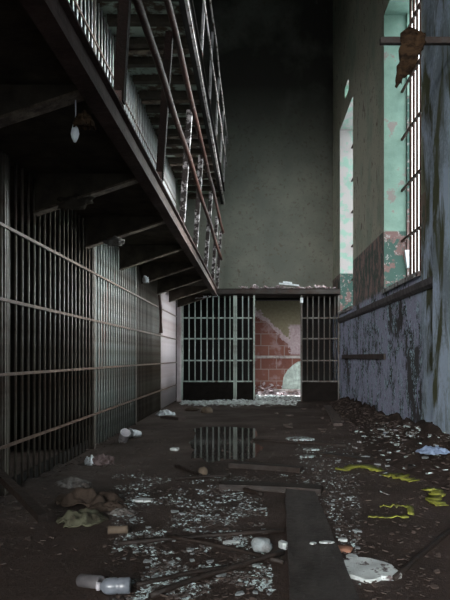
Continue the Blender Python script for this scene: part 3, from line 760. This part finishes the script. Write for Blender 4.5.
# single fragments one could count
def frags(n, box_, label, group, mat, smin, smax, seed, zf=None):
    rnd = random.Random(seed); x0, x1, y0, y1 = box_; k = 0
    protos = []
    for _ in range(n):
        x, y = in_px(rnd, x0, x1, y0, y1)
        s = rnd.uniform(smin, smax); z = zf(x, y) if zf else 0
        if len(protos) < 4:
            m_ = MB(); chip(m_, Vector((0,0,0)), 1.0, .35, rnd, .12, rnd.randint(5,8)); o = m_.build('plaster_fragment', mat, bevel=.05); protos.append(o)
        else:
            o = rnd.choice(protos).copy(); C.objects.link(o)
        o.scale = (s, s, s); o.location = (x, y, max(0,z)+.001); o.rotation_euler = (0,0,rnd.uniform(0,6.28))
        tag(o, label, 'plaster', group)
frags(40, (120,286,488,596), 'pale plaster fragment among the flakes left of the plank', 'plaster fragments left of the plank', M['rock'], .010, .024, 21)
frags(18, (300,362,450,556), 'pale plaster fragment lying between the plank and the yellow tape', 'plaster fragments right of the plank', M['rock'], .012, .026, 22)
frags(16, (356,430,436,470), 'grey fragment on the right floor beside the rubble heap', 'fragments beside the right rubble heap', M['rock'], .02, .04, 23, lambda x,y: hr(x,y))
frags(14, (262,345,408,434), 'grey fragment on the far floor in front of the doorway', 'fragments on the far floor', M['wood_pale'], .03, .07, 24)

# odd pieces
tag(lump('scrap', M['blue'], at(387,440,.02), (.12,.10,.08), 13.5, .3), 'small blue scrap on the far end of the rubble heap', 'scrap')
tag(slab('scrap', M['blue'], at(409,436,.12), .10, .12, .02, 15.5, .3, (.2,0)), 'blue chip on top of the rubble heap by the wall', 'scrap')
tag(sheet('scrap', M['blue'], (1.42,4.86,.16), .26, .2, .06, 17.5, .2), 'blue and lavender scrap at the right edge beside the rubble heap', 'scrap')
tag(sheet('cloth', M['paper'], at(166,415), .30, .30, .10, 23.5, .2), 'white crumpled cloth at the far end of the cell bars', 'cloth')
stick('board', M['wood_pale'], G(164,418,.02), G(182,420,.02), .02, 'short grey board end in front of the white cloth', 'board', .02, True, w=.14, seed=30)
tag(lump('stone', M['tan'], at(207,413), (.20,.16,.12), 17.1, .25), 'tan stone on the floor in front of the white plaster pile', 'stone')
tag(lump('stone', M['cloth_dark'], at(192,411), (.24,.16,.07), 19.1, .25), 'flat dark stone beside the tan one', 'stone')
# pieces on the lintel
for k, (x0, x1, z0, z1, lab) in enumerate(((279,299,283.5,286.5,'white lath lying on the lintel rubble'), (283,292,282,284,'shorter white lath on top of the lintel rubble'))):
    p = Vector(((x0-VX)*12.7/F, 12.69, EYE+(VY-z0)*12.7/F)); q = Vector(((x1-VX)*12.7/F, 12.70, EYE+(VY-z1)*12.7/F+.02))
    stick('lath', M['paper'], p, q, .016, lab, 'lath', .0, True, w=.04, seed=40+k)

# ------------------------------------------------------------------ the room beyond
m_ = MB(); m_.box((-.6,15.66,.875), (1.9,15.798,.945))
tag(m_.build('wall_ledge', M['ledge_board'], bevel=.01), 'pale ledge board across the broken wall beyond the doorway', 'ledge')
pts = [(-.24,0),(.30,0),(.30,.72),(.16,.70),(.02,.60),(-.10,.48),(-.20,.30)]
m_ = MB(); m_.prism(pts, 0, .05, 'y'); o = m_.build('slab', M['slab_green'], None, (.95,15.2,.13), bevel=.01); o.rotation_euler = (math.radians(-18),0,0)
tag(o, 'pale green broken slab leaning on the wall beyond the doorway', 'slab')
m_ = MB(); m_.box((-.35,-.12,0), (.5,.12,.05)); tag(m_.build('board', M['ledge_board'], None, (.85,15.1,.075), bevel=.006), 'pale board under the leaning slab beyond the doorway', 'board')
for x, y, s, se, lab in ((.72,14.95,.18,51,'pink rubble block under the left of the pale board beyond the doorway'), (1.12,15.0,.2,53,'pink rubble block under the right of the pale board beyond the doorway')):
    tag(lump('rubble_block', M['plaster_pink'], (x,y,0), (s,s,.10), se, .25), lab, 'rubble')
scatter('room_rubble', M['plaster_pink'], 260, lambda r: (r.uniform(-.4,1.3), 14.4+1.3*r.random()**.6), .02, .09, 'white plaster rubble over the floor beyond the doorway', 9, lambda x,y: max(0,(y-15.2)*.35), tilt=.7)

scatter('threshold_rubble', M['plaster_white'], 420, lambda r: (r.uniform(.04,1.03), r.uniform(12.75,14.3)), .012, .06, 'white plaster chips over the threshold of the doorway', 10)

# ------------------------------------------------------------------ hanging things
m_ = MB(); m_.obox((1.065,5.2,3.56), (XR-.061,5.2,3.56), .05, .055)
tag(m_.build('timber_strut', M['beam_dark'], bevel=.006), 'dark timber strut jutting from the right wall across the window', 'strut')
def rag():
    n, mrows = 12, 18; vs = []; fs = []; th = .012
    for side in (0, 1):
        for j in range(mrows+1):
            v = j/mrows
            for i in range(n+1):
                u = i/n
                w0 = 1.235-.055*v - .02*n3(v*5, 2); w1 = 1.43-.10*max(0,v-.35)*1.4
                x = w0+(w1-w0)*u + .018*n3(u*3, v*7, 2)*(1+v)
                z = 3.60 - .44*v*(1-.45*u*u) - .03*n3(u*7, v*3, 5)
                y = 5.15 - .035*n3(u*4, v*5, 9) - .02*abs(math.sin(u*9)) + (th if side else 0)
                vs.append((x, y, z))
    N = n+1; q = N*(mrows+1)
    for j in range(mrows):
        for i in range(n):
            a = j*N+i; fs.append((a,a+1,a+N+1,a+N)); fs.append((q+a,q+a+N,q+a+N+1,q+a+1))
    ring = [i for i in range(N)] + [j*N+n for j in range(1, mrows+1)] + [mrows*N+i for i in range(n-1,-1,-1)] + [j*N for j in range(mrows-1,0,-1)]
    for a, b_ in zip(ring, ring[1:]+ring[:1]): fs.append((a,q+a,q+b_,b_))
    m_ = MB(); m_.add(vs, fs)
    # the part folded over the top of the strut
    m_.tube([(1.24,5.19,3.605),(1.30,5.2,3.625),(1.36,5.2,3.615),(1.42,5.19,3.60)], [.02,.045,.04,.02], 8, 0, .25)
    tag(m_.build('hanging_rag', M['rag'], smooth=True), 'tattered brown rag hanging from the timber strut before the window', 'rag')
rag()
m_ = MB()
m_.tube([(-.85,2.97,2.14),(-.846,2.96,2.07),(-.85,2.96,2.03)], .003, 6)
vs = []; prof = [(.004,2.04),(.016,2.0),(.021,1.975),(.016,1.955),(.006,1.935)]
m_.lathe(prof, 8, Matrix.Translation((-.85,2.96,0)))
tag(m_.build('hanging_scrap', M['paper'], smooth=True), 'small white scrap dangling on a thread under the lower gallery', 'scrap')
tag(sheet('hanging_scrap', M['rag'], (-.80,2.95,2.0), .10, .07, .09, 61.0, 0), 'brown torn scrap caught beside the dangling white one', 'scrap')
for x, y, z, sx, sz, se, mm, lab in ((-1.25,4.36,1.95,.20,.12,71,'concrete','ragged clump of plaster caught under the second gallery bracket'),
        (-1.28,5.70,1.93,.15,.08,73,'cloth_grey','grey torn scrap caught under the third gallery bracket'),
        (-1.47,8.55,1.93,.08,.10,75,'paper','white torn scrap clinging to a bracket beyond the middle of the gallery')):
    tag(lump('clinging_scrap', M[mm], (x,y,z), (sx,.05,sz), se, 1.1), lab, 'scrap')
# pale paint chips still clinging to the gallery end
rnd = random.Random(5); m_ = MB()
for _ in range(26):
    x = rnd.uniform(-1.2,-.72); z = 2.12 + (x+1.2)*.1
    chip(m_, Vector((x, 12.60-rnd.random()*.03, z-.03)), rnd.uniform(.01,.035), .006, rnd, 1.2)
tag(m_.build('clinging_flakes', M['paper']), 'white flakes clinging to the far end of the lower gallery', 'flakes', kind='stuff')

# ------------------------------------------------------------------ light: daylight through the openings
GLOW = 11.0     # added sky glow, fill light through the unseen opening at the near end
w = bpy.data.worlds.new('overcast'); bpy.context.scene.world = w; w.use_nodes = True
t = w.node_tree; bg = t.nodes['Background']
tc = t.nodes.new('ShaderNodeTexCoord'); sp = t.nodes.new('ShaderNodeSeparateXYZ'); t.links.new(tc.outputs['Generated'], sp.inputs[0])
c = ramp(t, step(t, sp.outputs[2], -.3, .3), [(0, (.22,.26,.27)), (1, (.95,1.05,1.06))])
dp = t.nodes.new('ShaderNodeVectorMath'); dp.operation = 'DOT_PRODUCT'
t.links.new(tc.outputs['Generated'], dp.inputs[0]); dp.inputs[1].default_value = (-.36,-.92,.15)
glow = math_(t, 'MULTIPLY', step(t, dp.outputs['Value'], .90, .985), step(t, sp.outputs[2], 0.0, .04))
dq = t.nodes.new('ShaderNodeVectorMath'); dq.operation = 'DOT_PRODUCT'
t.links.new(tc.outputs['Generated'], dq.inputs[0]); dq.inputs[1].default_value = (.91,.41,.03)
g2_ = math_(t, 'MULTIPLY', step(t, dq.outputs['Value'], .78, .97), step(t, sp.outputs[2], -.22, -.10))  # second added sky glow, brightens the left bars through the right windows
c = mix(t, 1.0, c, mix(t, g2_, (0,0,0), (13.5,14.8,14.8)), 'ADD')
c = mix(t, 1.0, c, mix(t, glow, (0,0,0), (GLOW*1.0, GLOW*.97, GLOW*.95)), 'ADD')
t.links.new(c, bg.inputs['Color']); bg.inputs['Strength'].default_value = 1.0
def portal(name, loc, rot, sx, sy):
    l = bpy.data.lights.new(name, 'AREA'); l.shape = 'RECTANGLE'; l.size = sx; l.size_y = sy
    l.cycles.is_portal = True
    o = bpy.data.objects.new(name, l); C.objects.link(o); o.location = loc; o.rotation_euler = rot
for a, b_ in WIN: portal('daylight_portal', (XR+WT-.03,(a+b_)/2,(SILL+HEAD)/2), (0,math.radians(90),0), HEAD-SILL, b_-a)
portal('daylight_portal', (-.9,YB-.25,3.5), (math.radians(90),0,0), 4.8, 5.0)
portal('daylight_portal', (2.35,15.02,.78), (0,math.radians(90),0), 1.55, 1.35)

# ------------------------------------------------------------------ camera
cam = bpy.data.cameras.new('camera'); co = bpy.data.objects.new('camera', cam); C.objects.link(co)
co.location = (0,0,EYE); co.rotation_euler = (math.radians(90),0,0)
cam.sensor_fit = 'VERTICAL'; cam.sensor_height = 36; cam.sensor_width = 27; cam.lens = F/600*36
cam.shift_x = -(VX-225)/600; cam.shift_y = (VY-300)/600; cam.clip_start = .05
sc = bpy.context.scene; sc.camera = co
sc.view_settings.view_transform = 'Standard'; sc.view_settings.look = 'None'; sc.view_settings.gamma = 1
sc.view_settings.use_curve_mapping = False; sc.view_settings.exposure = 2.2
sc.cycles.use_denoising = True; sc.cycles.max_bounces = 8; sc.cycles.sample_clamp_indirect = 5
